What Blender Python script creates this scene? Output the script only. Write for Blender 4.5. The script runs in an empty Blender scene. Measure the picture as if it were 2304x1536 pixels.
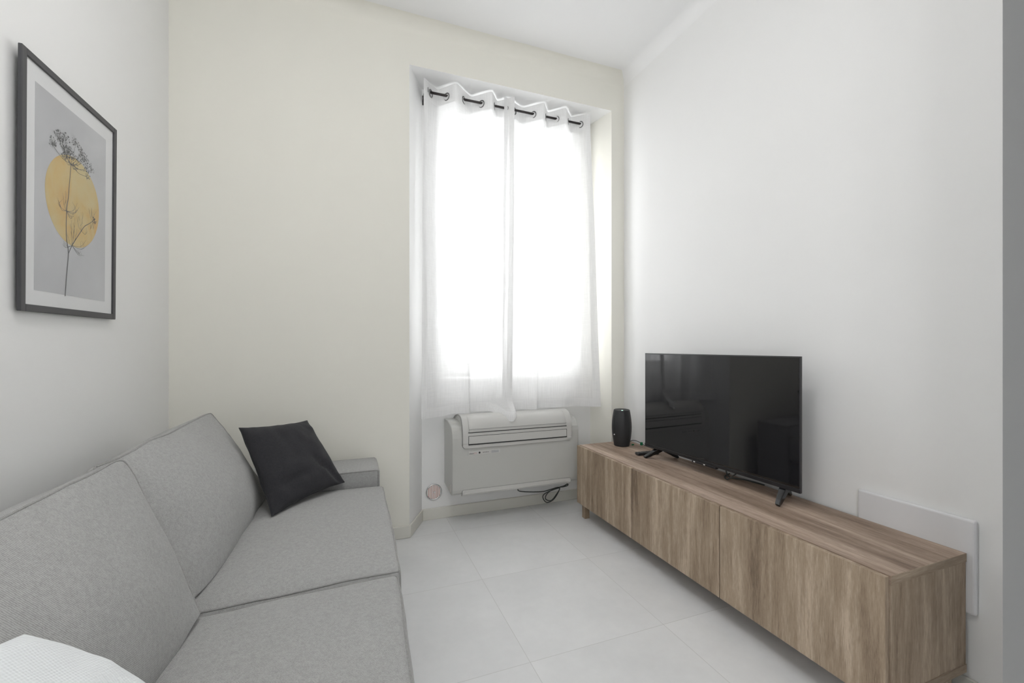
import bpy, math, random
from mathutils import Vector, Matrix, noise
random.seed(7)
C = bpy.context.scene.collection
R = math.radians

# ------------------------------------------------------------------ camera, sky, exposure
YAW = 0.365
cd = bpy.data.cameras.new('camera')
cam = bpy.data.objects.new('camera', cd); C.objects.link(cam)
cam.location = (0, 0, 1.1525); cam.rotation_euler = (R(90), 0, -YAW)
cd.sensor_width = 36; cd.lens = 36 * 971.42 / 2304; cd.shift_y = 0.0048
cd.clip_start = 0.02
bpy.context.scene.camera = cam

world = bpy.data.worlds.new('sky'); bpy.context.scene.world = world
world.use_nodes = True
bg = world.node_tree.nodes['Background']
bg.inputs[0].default_value = (0.97, 0.985, 1.0, 1); bg.inputs[1].default_value = 3.0
vs = bpy.context.scene.view_settings
vs.view_transform = 'Standard'; vs.look = 'None'; vs.gamma = 1.0; vs.use_curve_mapping = False
vs.exposure = 1.10
cy = bpy.context.scene.cycles
cy.max_bounces = 14; cy.diffuse_bounces = 10; cy.transparent_max_bounces = 16
cy.use_denoising = True
cy.sample_clamp_indirect = 6.0

def portal(name, loc, rot, sx, sy):
    l = bpy.data.lights.new(name, 'AREA'); l.shape = 'RECTANGLE'; l.size = sx; l.size_y = sy
    l.cycles.is_portal = True
    o = bpy.data.objects.new(name, l); C.objects.link(o); o.location = loc; o.rotation_euler = rot

FILL_LAMP = 8.2                                               # emission of the added fill lamp

# room numbers (metres)
XL, XR, YB, YN, ZC, ZH = -0.8422, 1.8935, 2.6589, 2.8826, 3.117, 2.8557
NL0, NL1, NR0, NR1 = 0.352, 0.462, 1.7866, 1.7445       # niche sides on the wall face and at its back
WX0, WX1, WZ0, WZ1 = 0.575, 1.66, 0.935, 2.745          # window opening in the niche
YE = 0.7054                                              # where the right wall ends
YR = -3.2                                                # rear wall
XF = 3.9
W2 = (-2.45, -1.10, 0.15, 2.30)                          # glazed door in the left wall behind the camera
W4 = (2.0, 2.9, 1.0, 2.15)                              # unseen small window added to light the wall end on the right
portal('passage_portal', ((W4[0] + W4[1]) / 2, YR - 0.17, (W4[2] + W4[3]) / 2), (R(90), 0, 0), W4[1] - W4[0], W4[3] - W4[2])
W3 = (-0.30, 0.40, 1.3, 2.3)                              # unseen rear window added to brighten the back wall
portal('rear_wall_portal', ((W3[0] + W3[1]) / 2, YR - 0.17, (W3[2] + W3[3]) / 2), (R(90), 0, 0), W3[1] - W3[0], W3[3] - W3[2])
portal('window_portal', ((WX0 + WX1) / 2, 3.14, (WZ0 + WZ1) / 2), (R(-90), 0, 0), WX1 - WX0, WZ1 - WZ0)
portal('rear_portal', (XL - 0.21, (W2[0] + W2[1]) / 2, (W2[2] + W2[3]) / 2), (0, R(-90), 0), W2[3] - W2[2], W2[1] - W2[0])

# ------------------------------------------------------------------ materials
def mat(name, col, rough=0.5, metal=0.0, spec=0.5, emit=None):
    m = bpy.data.materials.new(name); m.use_nodes = True
    b = m.node_tree.nodes['Principled BSDF']
    b.inputs['Base Color'].default_value = (*col, 1); b.inputs['Roughness'].default_value = rough
    b.inputs['Metallic'].default_value = metal; b.inputs['Specular IOR Level'].default_value = spec
    if emit:
        b.inputs['Emission Color'].default_value = (*emit[0], 1); b.inputs['Emission Strength'].default_value = emit[1]
    return m
class NT:
    def __init__(s, m): s.t = m.node_tree; s.b = s.t.nodes.get('Principled BSDF')
    def n(s, typ, **kw):
        x = s.t.nodes.new(typ)
        for k, v in kw.items():
            if k.startswith('i_'):
                key = k[2:]; x.inputs[int(key) if key.isdigit() else key].default_value = v
            else: setattr(x, k, v)
        return x
    def l(s, a, b): s.t.links.new(a, b)
    def coords(s, scale=(1, 1, 1), rnd=False):
        tc = s.n('ShaderNodeTexCoord'); mp = s.n('ShaderNodeMapping'); mp.inputs['Scale'].default_value = scale
        if rnd:
            oi = s.n('ShaderNodeObjectInfo'); ml = s.n('ShaderNodeMath', operation='MULTIPLY', i_1=37.0)
            s.l(oi.outputs['Random'], ml.inputs[0]); ad = s.n('ShaderNodeVectorMath', operation='ADD')
            s.l(tc.outputs['Object'], ad.inputs[0]); s.l(ml.outputs[0], ad.inputs[1]); s.l(ad.outputs[0], mp.inputs['Vector'])
        else: s.l(tc.outputs['Object'], mp.inputs['Vector'])
        return mp.outputs[0]
    def noise(s, vec, scale, detail=3, rough=0.5, dist=0.0):
        x = s.n('ShaderNodeTexNoise'); x.inputs['Scale'].default_value = scale; x.inputs['Detail'].default_value = detail
        x.inputs['Roughness'].default_value = rough; x.inputs['Distortion'].default_value = dist
        s.l(vec, x.inputs['Vector']); return x.outputs['Fac']
    def ramp(s, fac, stops):
        r = s.n('ShaderNodeValToRGB'); e = r.color_ramp.elements
        while len(e) < len(stops): e.new(0.5)
        for i, (p, c) in enumerate(stops):
            e[i].position = p; e[i].color = (*c, 1) if len(c) == 3 else c
        s.l(fac, r.inputs[0]); return r.outputs[0]
    def mix(s, fac, a, b, mode='MIX'):
        x = s.n('ShaderNodeMix', data_type='RGBA', blend_type=mode)
        for sock, v in ((x.inputs[0], fac), (x.inputs[6], a), (x.inputs[7], b)):
            if hasattr(v, 'node'): s.l(v, sock)
            else: sock.default_value = v if isinstance(v, (int, float)) else (*v, 1)
        return x.outputs[2]
    def math(s, op, a, b=None):
        x = s.n('ShaderNodeMath', operation=op)
        for i, v in enumerate((a, b)):
            if v is None: continue
            if hasattr(v, 'node'): s.l(v, x.inputs[i])
            else: x.inputs[i].default_value = v
        return x.outputs[0]
    def bump(s, h, strength, dist=0.002):
        b = s.n('ShaderNodeBump'); b.inputs['Strength'].default_value = strength; b.inputs['Distance'].default_value = dist
        s.l(h, b.inputs['Height']); s.l(b.outputs[0], s.b.inputs['Normal'])

def paint(name, col):
    m = mat(name, col, 0.75, spec=0.25); t = NT(m); v = t.coords()
    n = t.noise(v, 2.5, 3); c = t.mix(n, tuple(x * 0.985 for x in col), tuple(min(1, x * 1.012) for x in col))
    t.l(c, t.b.inputs['Base Color']); t.bump(t.noise(v, 180, 4), 0.05, 0.001); return m
M = {}
M['wall'] = paint('white_paint', (0.80, 0.80, 0.795))
M['cream'] = paint('cream_paint', (0.785, 0.773, 0.712))
M['ceil'] = paint('ceiling_paint', (0.82, 0.82, 0.82))
M['base'] = mat('skirting_tile', (0.66, 0.65, 0.60), 0.4)
M['frame_white'] = mat('white_lacquer', (0.82, 0.82, 0.81), 0.35)
M['plastic'] = mat('white_plastic', (0.49, 0.49, 0.468), 0.32)
M['plastic2'] = mat('white_plastic_trim', (0.545, 0.54, 0.52), 0.3)
M['plate'] = mat('plate_plastic', (0.70, 0.70, 0.715), 0.3)
M['gap'] = mat('dark_slot', (0.02, 0.02, 0.02), 0.7)
M['crease_shade'] = mat('grey_seam_shade', (0.30, 0.30, 0.29), 0.6)  # grey that stands in for shade along seams and creases
M['black'] = mat('black_plastic', (0.012, 0.012, 0.014), 0.38)
M['gloss_black'] = mat('gloss_black', (0.008, 0.008, 0.009), 0.12)
M['bezel'] = mat('bezel_grey', (0.035, 0.035, 0.037), 0.35)
M['screen'] = mat('screen_glass', (0.006, 0.006, 0.0075), 0.035, spec=0.70)
M['rod'] = mat('rod_metal', (0.035, 0.03, 0.03), 0.4, metal=0.4)
M['chrome'] = mat('chrome', (0.62, 0.62, 0.62), 0.22, metal=1.0)
M['ring'] = mat('eyelet_metal', (0.22, 0.22, 0.22), 0.3, metal=1.0)
M['copper'] = mat('copper_pink', (0.62, 0.25, 0.18), 0.35, metal=0.3)
M['cable'] = mat('cable_grey', (0.045, 0.05, 0.047), 0.5)
M['green'] = mat('green_plastic', (0.0, 0.16, 0.06), 0.5)
M['led'] = mat('status_light', (0.5, 0.9, 0.7), 0.4, emit=((0.55, 1.0, 0.8), 2.0))
M['white_mark'] = mat('white_mark', (0.75, 0.75, 0.75), 0.4)
M['ink'] = mat('printed_dark', (0.03, 0.03, 0.03), 0.6)
M['ink_grey'] = mat('printed_grey', (0.33, 0.33, 0.36), 0.6)
M['ink_pink'] = mat('printed_pink', (0.55, 0.28, 0.30), 0.6)
M['pframe'] = mat('dark_grey_frame', (0.055, 0.055, 0.060), 0.45)
M['mat_white'] = mat('white_mat_board', (0.70, 0.705, 0.715), 0.7)

def tile_material():
    m = mat('floor_tile', (0.5, 0.5, 0.5), 0.42, spec=0.4); t = NT(m); v = t.coords()
    sx = t.n('ShaderNodeSeparateXYZ'); t.l(v, sx.inputs[0])
    S = 0.6005; g = []; ids = []
    for k, off in ((0, 0.6248), (1, 2.0487)):
        q = t.math('DIVIDE', t.math('SUBTRACT', sx.outputs[k], off), S)
        fl = t.math('FLOOR', q); ids.append(fl)
        fr = t.math('SUBTRACT', q, fl)
        d = t.math('ABSOLUTE', t.math('SUBTRACT', fr, 0.5))
        g.append(t.math('GREATER_THAN', d, 0.5 - 0.0012 / S))
    gr = t.math('MAXIMUM', g[0], g[1])
    cb = t.n('ShaderNodeCombineXYZ'); t.l(ids[0], cb.inputs[0]); t.l(ids[1], cb.inputs[1])
    wn = t.n('ShaderNodeTexWhiteNoise'); t.l(cb.outputs[0], wn.inputs['Vector'])
    ad = t.n('ShaderNodeVectorMath', operation='MULTIPLY_ADD'); ad.inputs[1].default_value = (9, 9, 9)
    t.l(wn.outputs['Color'], ad.inputs[0]); t.l(v, ad.inputs[2])
    n1 = t.noise(ad.outputs[0], 3.2, 5, 0.6); n2 = t.noise(ad.outputs[0], 26, 4, 0.6)
    f = t.math('ADD', t.math('MULTIPLY', n1, 0.75), t.math('MULTIPLY', n2, 0.25))
    c = t.ramp(f, [(0.3, (0.655, 0.66, 0.665)), (0.7, (0.745, 0.75, 0.755))])
    tone = t.math('ADD', t.math('MULTIPLY', wn.outputs['Value'], 0.05), 0.975)
    vm = t.n('ShaderNodeVectorMath', operation='SCALE'); t.l(c, vm.inputs[0]); t.l(tone, vm.inputs['Scale'])
    c2 = t.mix(gr, vm.outputs[0], (0.555, 0.555, 0.55))
    t.l(c2, t.b.inputs['Base Color'])
    t.l(t.math('ADD', t.math('MULTIPLY', n2, 0.2), 0.36), t.b.inputs['Roughness'])
    return m
M['floor'] = tile_material()

def wood(name, axis, tint=(1, 1, 1)):
    m = mat(name, (0.3, 0.2, 0.15), 0.5, spec=0.35); t = NT(m)
    sc = {'Z': (1, 1, 0.09), 'Y': (1, 0.07, 1), 'X': (0.07, 1, 1)}[axis]
    v = t.coords(sc, True)
    warp = t.noise(v, 2.2, 2)
    vv = t.n('ShaderNodeVectorMath', operation='MULTIPLY_ADD'); vv.inputs[1].default_value = (0.16, 0.16, 0.16)
    cb = t.n('ShaderNodeCombineXYZ')
    for i in range(3): t.l(warp, cb.inputs[i])
    t.l(cb.outputs[0], vv.inputs[0]); t.l(v, vv.inputs[2])
    broad = t.noise(vv.outputs[0], 7.5, 4, 0.6, 0.5)
    streak = t.noise(vv.outputs[0], 46, 3, 0.6, 0.2)
    fine = t.noise(v, 330, 3, 0.7)
    pores = t.noise(v, 160, 2, 0.5)
    f = t.math('ADD', t.math('ADD', t.math('MULTIPLY', broad, 0.50), t.math('MULTIPLY', streak, 0.27)), t.math('MULTIPLY', fine, 0.23))
    tn = lambda c: tuple(x * y for x, y in zip(c, tint))
    c = t.ramp(f, [(0.37, tn((0.160, 0.112, 0.075))), (0.46, tn((0.30, 0.225, 0.158))), (0.525, tn((0.38, 0.295, 0.213))), (0.615, tn((0.54, 0.435, 0.335)))])
    pf = t.ramp(pores, [(0.60, (0, 0, 0)), (0.72, (1, 1, 1))])
    pf2 = t.math('MULTIPLY', pf, 0.30)
    c = t.mix(pf2, c, (0.13, 0.09, 0.066))
    t.l(c, t.b.inputs['Base Color']); t.bump(f, 0.12, 0.001); return m
M['wood_v'] = wood('walnut_vertical', 'Z')
M['wood_h'] = wood('walnut_lengthwise', 'Y', (1.04, 1.02, 1.10))
M['wood_x'] = wood('walnut_edging', 'X', (0.95, 0.95, 0.95))

def fabric(name, c0, c1, scale=330, bump=0.35, rough=0.92):
    m = mat(name, c0, rough, spec=0.15); t = NT(m); v = t.coords()
    a = t.noise(v, scale, 2, 0.6); b = t.noise(v, scale * 0.28, 3, 0.6); d = t.noise(v, 5, 3)
    w = t.n('ShaderNodeTexWave', wave_type='BANDS', bands_direction='DIAGONAL'); w.inputs['Scale'].default_value = scale * 0.55
    w.inputs['Distortion'].default_value = 2.5; w.inputs['Detail'].default_value = 1.5; t.l(v, w.inputs['Vector'])
    f = t.math('ADD', t.math('ADD', t.math('MULTIPLY', a, 0.45), t.math('MULTIPLY', b, 0.3)), t.math('MULTIPLY', w.outputs['Fac'], 0.25))
    c = t.ramp(f, [(0.32, c0), (0.66, c1)])
    c = t.mix(t.math('MULTIPLY', d, 0.10), c, tuple(x * 0.8 for x in c0))
    t.l(c, t.b.inputs['Base Color']); t.bump(f, bump, 0.0012)
    t.b.inputs['Sheen Weight'].default_value = 0.08
    return m
M['sofa'] = fabric('grey_heather', (0.265, 0.265, 0.26), (0.43, 0.43, 0.425))
M['piping'] = fabric('grey_piping', (0.23, 0.23, 0.222), (0.36, 0.36, 0.352))
M['dark_fabric'] = fabric('charcoal_fabric', (0.020, 0.020, 0.023), (0.040, 0.040, 0.044), 380, 0.2)

def waffle():
    m = mat('white_waffle', (0.74, 0.77, 0.78), 0.9, spec=0.15); t = NT(m); v = t.coords()
    mp = t.n('ShaderNodeMapping'); mp.inputs['Rotation'].default_value = (0.5, 0.7, 0.6); t.l(v, mp.inputs['Vector'])
    h = None
    for d in ('X', 'Y', 'Z'):
        w = t.n('ShaderNodeTexWave', wave_type='BANDS', bands_direction=d); w.inputs['Scale'].default_value = 75
        t.l(mp.outputs[0], w.inputs['Vector']); h = w.outputs['Fac'] if h is None else t.math('ADD', h, w.outputs['Fac'])
    t.bump(h, 0.35, 0.0015); return m
M['waffle'] = waffle()

def sheer(name, base, trans, col=0.90):
    m = bpy.data.materials.new(name); m.use_nodes = True; t = NT(m); nt = m.node_tree
    nt.nodes.remove(t.b); out = nt.nodes['Material Output']
    v = t.coords()
    mv = t.n('ShaderNodeMapping'); mv.inputs['Scale'].default_value = (1, 1, 0.03); t.l(v, mv.inputs['Vector'])
    mh = t.n('ShaderNodeMapping'); mh.inputs['Scale'].default_value = (0.05, 0.05, 1); t.l(v, mh.inputs['Vector'])
    a = t.noise(mv.outputs[0], 260, 2); b = t.noise(mh.outputs[0], 300, 2)
    f = t.math('ADD', t.math('MULTIPLY', t.math('ADD', t.math('MULTIPLY', a, 1.3), t.math('MULTIPLY', b, 0.7)), 0.16), base - 0.16)
    d = t.n('ShaderNodeBsdfDiffuse'); d.inputs[0].default_value = (col, col, col, 1)
    tl = t.n('ShaderNodeBsdfTranslucent'); tl.inputs[0].default_value = (col, col, col, 1)
    tr = t.n('ShaderNodeBsdfTransparent')
    m1 = t.n('ShaderNodeMixShader', i_0=trans); t.l(d.outputs[0], m1.inputs[1]); t.l(tl.outputs[0], m1.inputs[2])
    m2 = t.n('ShaderNodeMixShader'); t.l(f, m2.inputs[0]); t.l(tr.outputs[0], m2.inputs[1]); t.l(m1.outputs[0], m2.inputs[2])
    t.l(m2.outputs[0], out.inputs[0]); return m
M['sheer'] = sheer('sheer_linen', 0.80, 0.43)
M['sheer2'] = sheer('sheer_linen_doubled', 0.95, 0.15, 0.80)

def glass(name, refl):
    m = bpy.data.materials.new(name); m.use_nodes = True; t = NT(m); nt = m.node_tree; nt.nodes.remove(t.b)
    g = t.n('ShaderNodeBsdfGlossy'); g.inputs['Roughness'].default_value = 0.02
    tr = t.n('ShaderNodeBsdfTransparent'); mx = t.n('ShaderNodeMixShader')
    lw = t.n('ShaderNodeLayerWeight'); lw.inputs[0].default_value = 0.5
    f = t.math('ADD', t.math('MULTIPLY', t.math('POWER', lw.outputs['Facing'], 5.0), 0.5 * refl), 0.025 * refl)
    t.l(f, mx.inputs[0]); t.l(tr.outputs[0], mx.inputs[1]); t.l(g.outputs[0], mx.inputs[2])
    t.l(mx.outputs[0], nt.nodes['Material Output'].inputs[0]); return m
M['glass'] = glass('window_glass', 1.0)
M['picglass'] = glass('picture_glass', 0.7)

def print_paper():
    m = mat('print_paper', (0.5, 0.5, 0.52), 0.7); t = NT(m); v = t.coords()
    c = t.ramp(t.noise(v, 4, 4, 0.6), [(0.3, (0.45, 0.455, 0.475)), (0.7, (0.53, 0.535, 0.555))])
    t.l(c, t.b.inputs['Base Color']); return m
def print_sun():
    m = mat('print_yellow', (0.6, 0.45, 0.2), 0.7); t = NT(m); v = t.coords()
    c = t.ramp(t.noise(v, 9, 4, 0.6, 0.6), [(0.35, (0.56, 0.465, 0.255)), (0.55, (0.57, 0.42, 0.185)), (0.72, (0.58, 0.35, 0.13))])
    t.l(c, t.b.inputs['Base Color']); return m
M['paper'] = print_paper(); M['sun'] = print_sun()
M['plant'] = mat('print_plant', (0.13, 0.135, 0.14), 0.7)

# ------------------------------------------------------------------ mesh helpers
class MB:
    def __init__(s): s.v = []; s.f = []; s.m = []
    def add(s, vs, fs, m=0):
        o = len(s.v); s.v += [tuple(p) for p in vs]; s.f += [tuple(i + o for i in f) for f in fs]; s.m += [m] * len(fs); return s
    def box(s, x0, x1, y0, y1, z0, z1, m=0, fn=None):
        vs = [(x, y, z) for z in (z0, z1) for y in (y0, y1) for x in (x0, x1)]
        if fn: vs = [fn(*p) for p in vs]
        return s.add(vs, [(0, 2, 3, 1), (4, 5, 7, 6), (0, 1, 5, 4), (2, 6, 7, 3), (0, 4, 6, 2), (1, 3, 7, 5)], m)
    def prism(s, pts, z0, z1, m=0):
        n = len(pts); vs = [(x, y, z0) for x, y in pts] + [(x, y, z1) for x, y in pts]
        return s.add(vs, [tuple(range(n - 1, -1, -1)), tuple(range(n, 2 * n))] + [(i, (i + 1) % n, n + (i + 1) % n, n + i) for i in range(n)], m)
    def extrude_x(s, pts, x0, x1, m=0):
        n = len(pts); vs = [(x0, y, z) for y, z in pts] + [(x1, y, z) for y, z in pts]
        return s.add(vs, [tuple(range(n)), tuple(range(2 * n - 1, n - 1, -1))] + [(i, n + i, n + (i + 1) % n, (i + 1) % n) for i in range(n)], m)
    def extrude_y(s, pts, y0, y1, m=0):
        n = len(pts); vs = [(x, y0, z) for x, z in pts] + [(x, y1, z) for x, z in pts]
        return s.add(vs, [tuple(range(n)), tuple(range(2 * n - 1, n - 1, -1))] + [(i, n + i, n + (i + 1) % n, (i + 1) % n) for i in range(n)], m)
    def tube(s, pts, r, sides=8, m=0, cap=True, closed=False):
        pts = [Vector(p) for p in pts]; n = len(pts); rr = r if isinstance(r, (list, tuple)) else [r] * n
        vs = []; up = None
        for i, p in enumerate(pts):
            if closed: t = pts[(i + 1) % n] - pts[i - 1]
            else: t = pts[min(i + 1, n - 1)] - pts[max(i - 1, 0)]
            t.normalize()
            if up is None: up = Vector((0, 0, 1)) if abs(t.z) < 0.9 else Vector((1, 0, 0))
            a = t.cross(up); a.normalize(); b = a.cross(t); up = b
            for k in range(sides):
                q = 2 * math.pi * k / sides; vs.append(p + (a * math.cos(q) + b * math.sin(q)) * rr[i])
        fs = []
        for i in range(n if closed else n - 1):
            j = (i + 1) % n
            for k in range(sides): fs.append((i * sides + k, i * sides + (k + 1) % sides, j * sides + (k + 1) % sides, j * sides + k))
        if cap and not closed: fs += [tuple(range(sides - 1, -1, -1)), tuple((n - 1) * sides + k for k in range(sides))]
        return s.add(vs, fs, m)
    def lathe(s, prof, cx, cy_, z0, seg=40, m=0):
        vs = []; fs = []; n = len(prof)
        for r, z in prof:
            for k in range(seg):
                q = 2 * math.pi * k / seg; vs.append((cx + r * math.cos(q), cy_ + r * math.sin(q), z0 + z))
        for i in range(n - 1):
            for k in range(seg): fs.append((i * seg + k, i * seg + (k + 1) % seg, (i + 1) * seg + (k + 1) % seg, (i + 1) * seg + k))
        fs += [tuple(range(seg - 1, -1, -1)), tuple((n - 1) * seg + k for k in range(seg))]
        return s.add(vs, fs, m)
    def disc_y(s, cx, y, cz, r, seg=24, m=0, th=0.002):
        pts = [(cx + r * math.cos(2 * math.pi * k / seg), cz + r * math.sin(2 * math.pi * k / seg)) for k in range(seg)]
        return s.extrude_y(pts, y - th, y, m)

def tag(o, label=None, cat=None, group=None, kind=None):
    for k, v in (('label', label), ('category', cat), ('group', group), ('kind', kind)):
        if v: o[k] = v
    return o
def thing(name, loc, label, cat, group=None, kind=None):
    o = bpy.data.objects.new(name, None); C.objects.link(o); o.location = loc; o.empty_display_size = 0.05
    return tag(o, label, cat, group, kind)
def put(o, parent):
    C.objects.link(o)
    if parent:
        o.parent = parent
        if parent.type == 'EMPTY': o.matrix_parent_inverse = Matrix.Translation(-Vector(parent.location))
    return o
def obj(name, mb, mats, parent=None, smooth=False, bevel=0, seg=2, subsurf=0, solid=0, label=None, angle=40):
    me = bpy.data.meshes.new(name); me.from_pydata(mb.v, [], mb.f); me.update()
    for k in (mats if isinstance(mats, (list, tuple)) else [mats]): me.materials.append(M[k])
    me.polygons.foreach_set('material_index', mb.m)
    if smooth: me.polygons.foreach_set('use_smooth', [True] * len(me.polygons))
    o = put(bpy.data.objects.new(name, me), parent)
    if solid:
        md = o.modifiers.new('solid', 'SOLIDIFY'); md.thickness = solid; md.offset = 0
    if bevel:
        md = o.modifiers.new('bevel', 'BEVEL'); md.width = bevel; md.segments = seg; md.limit_method = 'ANGLE'; md.angle_limit = R(angle)
    if subsurf:
        md = o.modifiers.new('sub', 'SUBSURF'); md.levels = subsurf; md.render_levels = subsurf
    if label: o['label'] = label
    return o
def struct(name, mb, mats, **kw):
    return tag(obj(name, mb, mats, **kw), kind='structure')

# ------------------------------------------------------------------ room shell
struct('floor', MB().box(XL - 0.4, XF + 0.2, YR - 0.2, YN + 0.3, -0.12, 0), 'floor')

cv = 0.07                                                # soft plaster cove between ceiling and walls
arc = [(-cv + cv * math.sin(k / 10 * math.pi / 2), -cv + cv * math.cos(k / 10 * math.pi / 2)) for k in range(11)]
ce = MB().box(XL - 0.3, XF + 0.2, YR - 0.2, YN + 0.3, ZC, ZC + 0.15)
nf = len(ce.f)
vs_ = []
for q, z in arc: vs_ += [(XL, YB + q, ZC + z), (XR, YB + q, ZC + z)]
ce.add(vs_, [(2 * k, 2 * k + 1, 2 * k + 3, 2 * k + 2) for k in range(10)], 1)
vs_ = []
for q, z in arc: vs_ += [(XR + q, YE, ZC + z), (XR + q, YB, ZC + z)]
ce.add(vs_, [(2 * k + 1, 2 * k, 2 * k + 2, 2 * k + 3) for k in range(10)])
vs_ = []
ceil_o = struct('ceiling', ce, ['ceil', 'cream'])
ceil_o.data.polygons.foreach_set('use_smooth', [p.index >= nf for p in ceil_o.data.polygons])

w = MB()
w.prism([(XL - 0.2, YB), (NL0, YB), (NL1, YN), (NL1, YN + 0.26), (XL - 0.2, YN + 0.26)], 0, ZC); w.m[-4] = 1
w.prism([(NR0, YB), (XR, YB), (XR, YN + 0.26), (NR1, YN + 0.26), (NR1, YN)], 0, ZC)  # right reveal cream, left white: window brightness put into their paint
w.prism([(NL0, YB), (NR0, YB), (NR1, YN), (NL1, YN)], ZH, ZC); w.m[-6] = 1
n_cream = len(w.m)
w.box(NL1, NR1, YN, YN + 0.26, 0, WZ0 - 0.025)
w.box(NL1, NR1, YN, YN + 0.26, WZ1, ZC)
w.box(NL1, WX0, YN, YN + 0.26, WZ0 - 0.025, WZ1)
w.box(WX1, NR1, YN, YN + 0.26, WZ0 - 0.025, WZ1)
w.m[n_cream:] = [1] * (len(w.m) - n_cream)
struct('wall_back', w, ['cream', 'wall'])

w = MB()
y0, y1, z0, z1 = W2
w.box(XL - 0.2, XL, y1, YB, 0, ZC); w.box(XL - 0.2, XL, YR, y0, 0, ZC)
w.box(XL - 0.2, XL, y0, y1, 0, z0); w.box(XL - 0.2, XL, y0, y1, z1, ZC)
struct('wall_left', w, 'wall')
struct('wall_right', MB().box(XR, XF, YE, YN + 0.26, 0, ZC), 'wall')
struct('shading_partition', MB().box(1.25, 1.37, YR, 0.38, 0, ZC), 'wall')  # unseen partition added to shade the wall end on the right
struct('wall_far', MB().box(XF, XF + 0.15, YR, YE, 0, ZC), 'wall')
w = MB()
w.box(XL - 0.2, W3[0], YR - 0.15, YR, 0, ZC); w.box(W3[1], W4[0], YR - 0.15, YR, 0, ZC); w.box(W4[1], XF + 0.15, YR - 0.15, YR, 0, ZC)
w.box(W4[0], W4[1], YR - 0.15, YR, 0, W4[2]); w.box(W4[0], W4[1], YR - 0.15, YR, W4[3], ZC)
w.box(W3[0], W3[1], YR - 0.15, YR, 0, W3[2]); w.box(W3[0], W3[1], YR - 0.15, YR, W3[3], ZC)
struct('wall_rear', w, 'wall')

BH, BT = 0.075, 0.011
def skirt(name, pts):
    b = MB()
    n = len(pts); inner = []
    for i, p in enumerate(pts):
        p = Vector(p)
        d0 = (Vector(pts[i]) - Vector(pts[i - 1])).normalized() if i else None
        d1 = (Vector(pts[i + 1]) - Vector(pts[i])).normalized() if i < n - 1 else None
        ns = [Vector((d.y, -d.x)) for d in (d0, d1) if d]
        nn = sum(ns, Vector((0, 0))).normalized(); k = nn.dot(ns[0]); inner.append(p + nn * BT / k)
    for i in range(n - 1):
        b.prism([tuple(pts[i]), tuple(inner[i]), tuple(inner[i + 1]), tuple(pts[i + 1])], 0, BH)
    return struct(name, b, 'base', bevel=0.0025, seg=1)
skirt('baseboard_back', [(XL, YB), (NL0, YB), (NL1, YN), (NR1, YN), (NR0, YB), (XR, YB)])
skirt('baseboard_right', [(XR, YB - BT), (XR, YE), (XF, YE)])
skirt('baseboard_left', [(XL, -0.74), (XL, YB - BT)])

# drum lamp added on the ceiling, out of view, to brighten the room
M['opal'] = mat('fill_lamp_opal', (0.8, 0.8, 0.8), 0.4, emit=((1.0, 0.985, 0.965), FILL_LAMP))
LX, LY = 0.0, 0.75
cl = thing('added_fill_lamp', (LX, LY, ZC), 'round opal drum lamp added on the ceiling, out of view, to brighten the room', 'added fill lamp')
obj('base_ring', MB().lathe([(.25, -.03), (.26, -.025), (.26, 0), (.10, 0)], LX, LY, ZC, 40), 'frame_white', cl, smooth=True)
obj('diffuser', MB().lathe([(.02, -.20), (.16, -.198), (.215, -.19), (.235, -.165), (.24, -.10), (.24, -.028)], LX, LY, ZC, 40), 'opal', cl, smooth=True)

# window in the niche
win = thing('window_1', ((WX0 + WX1) / 2, YN + 0.1, WZ0), 'white casement window behind the sheer curtains', 'window', kind='structure')
def ring(b, x0, x1, z0, z1, t, y0, y1, fn=None):
    b.box(x0, x0 + t, y0, y1, z0, z1); b.box(x1 - t, x1, y0, y1, z0, z1)
    b.box(x0 + t, x1 - t, y0, y1, z0, z0 + t); b.box(x0 + t, x1 - t, y0, y1, z1 - t, z1)
    return b
obj('window_frame', ring(MB(), WX0, WX1, WZ0, WZ1, 0.045, YN + 0.10, YN + 0.17), 'frame_white', win, bevel=0.003)
xm = 1.125
for a, b_ in ((WX0 + 0.03, xm), (xm, WX1 - 0.03)):
    s = obj('sash', ring(MB(), a, b_, WZ0 + 0.03, WZ1 - 0.03, 0.068, YN + 0.085, YN + 0.14), 'frame_white', win, bevel=0.004)
    obj('pane', MB().box(a + 0.066, b_ - 0.066, YN + 0.11, YN + 0.114, WZ0 + 0.096, WZ1 - 0.096), 'glass', s)
hb = MB().box(xm + 0.015, xm + 0.04, YN + 0.072, YN + 0.086, 1.40, 1.50)
hb.box(xm + 0.018, xm + 0.036, YN + 0.035, YN + 0.074, 1.46, 1.478); hb.box(xm + 0.017, xm + 0.037, YN + 0.03, YN + 0.044, 1.36, 1.48)
obj('handle', hb, 'frame_white', win, bevel=0.003)
obj('window_sill', MB().box(NL1 + 0.001, NR1 - 0.001, YN - 0.014, YN + 0.10, WZ0 - 0.025, WZ0), 'frame_white', win, bevel=0.004)

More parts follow.
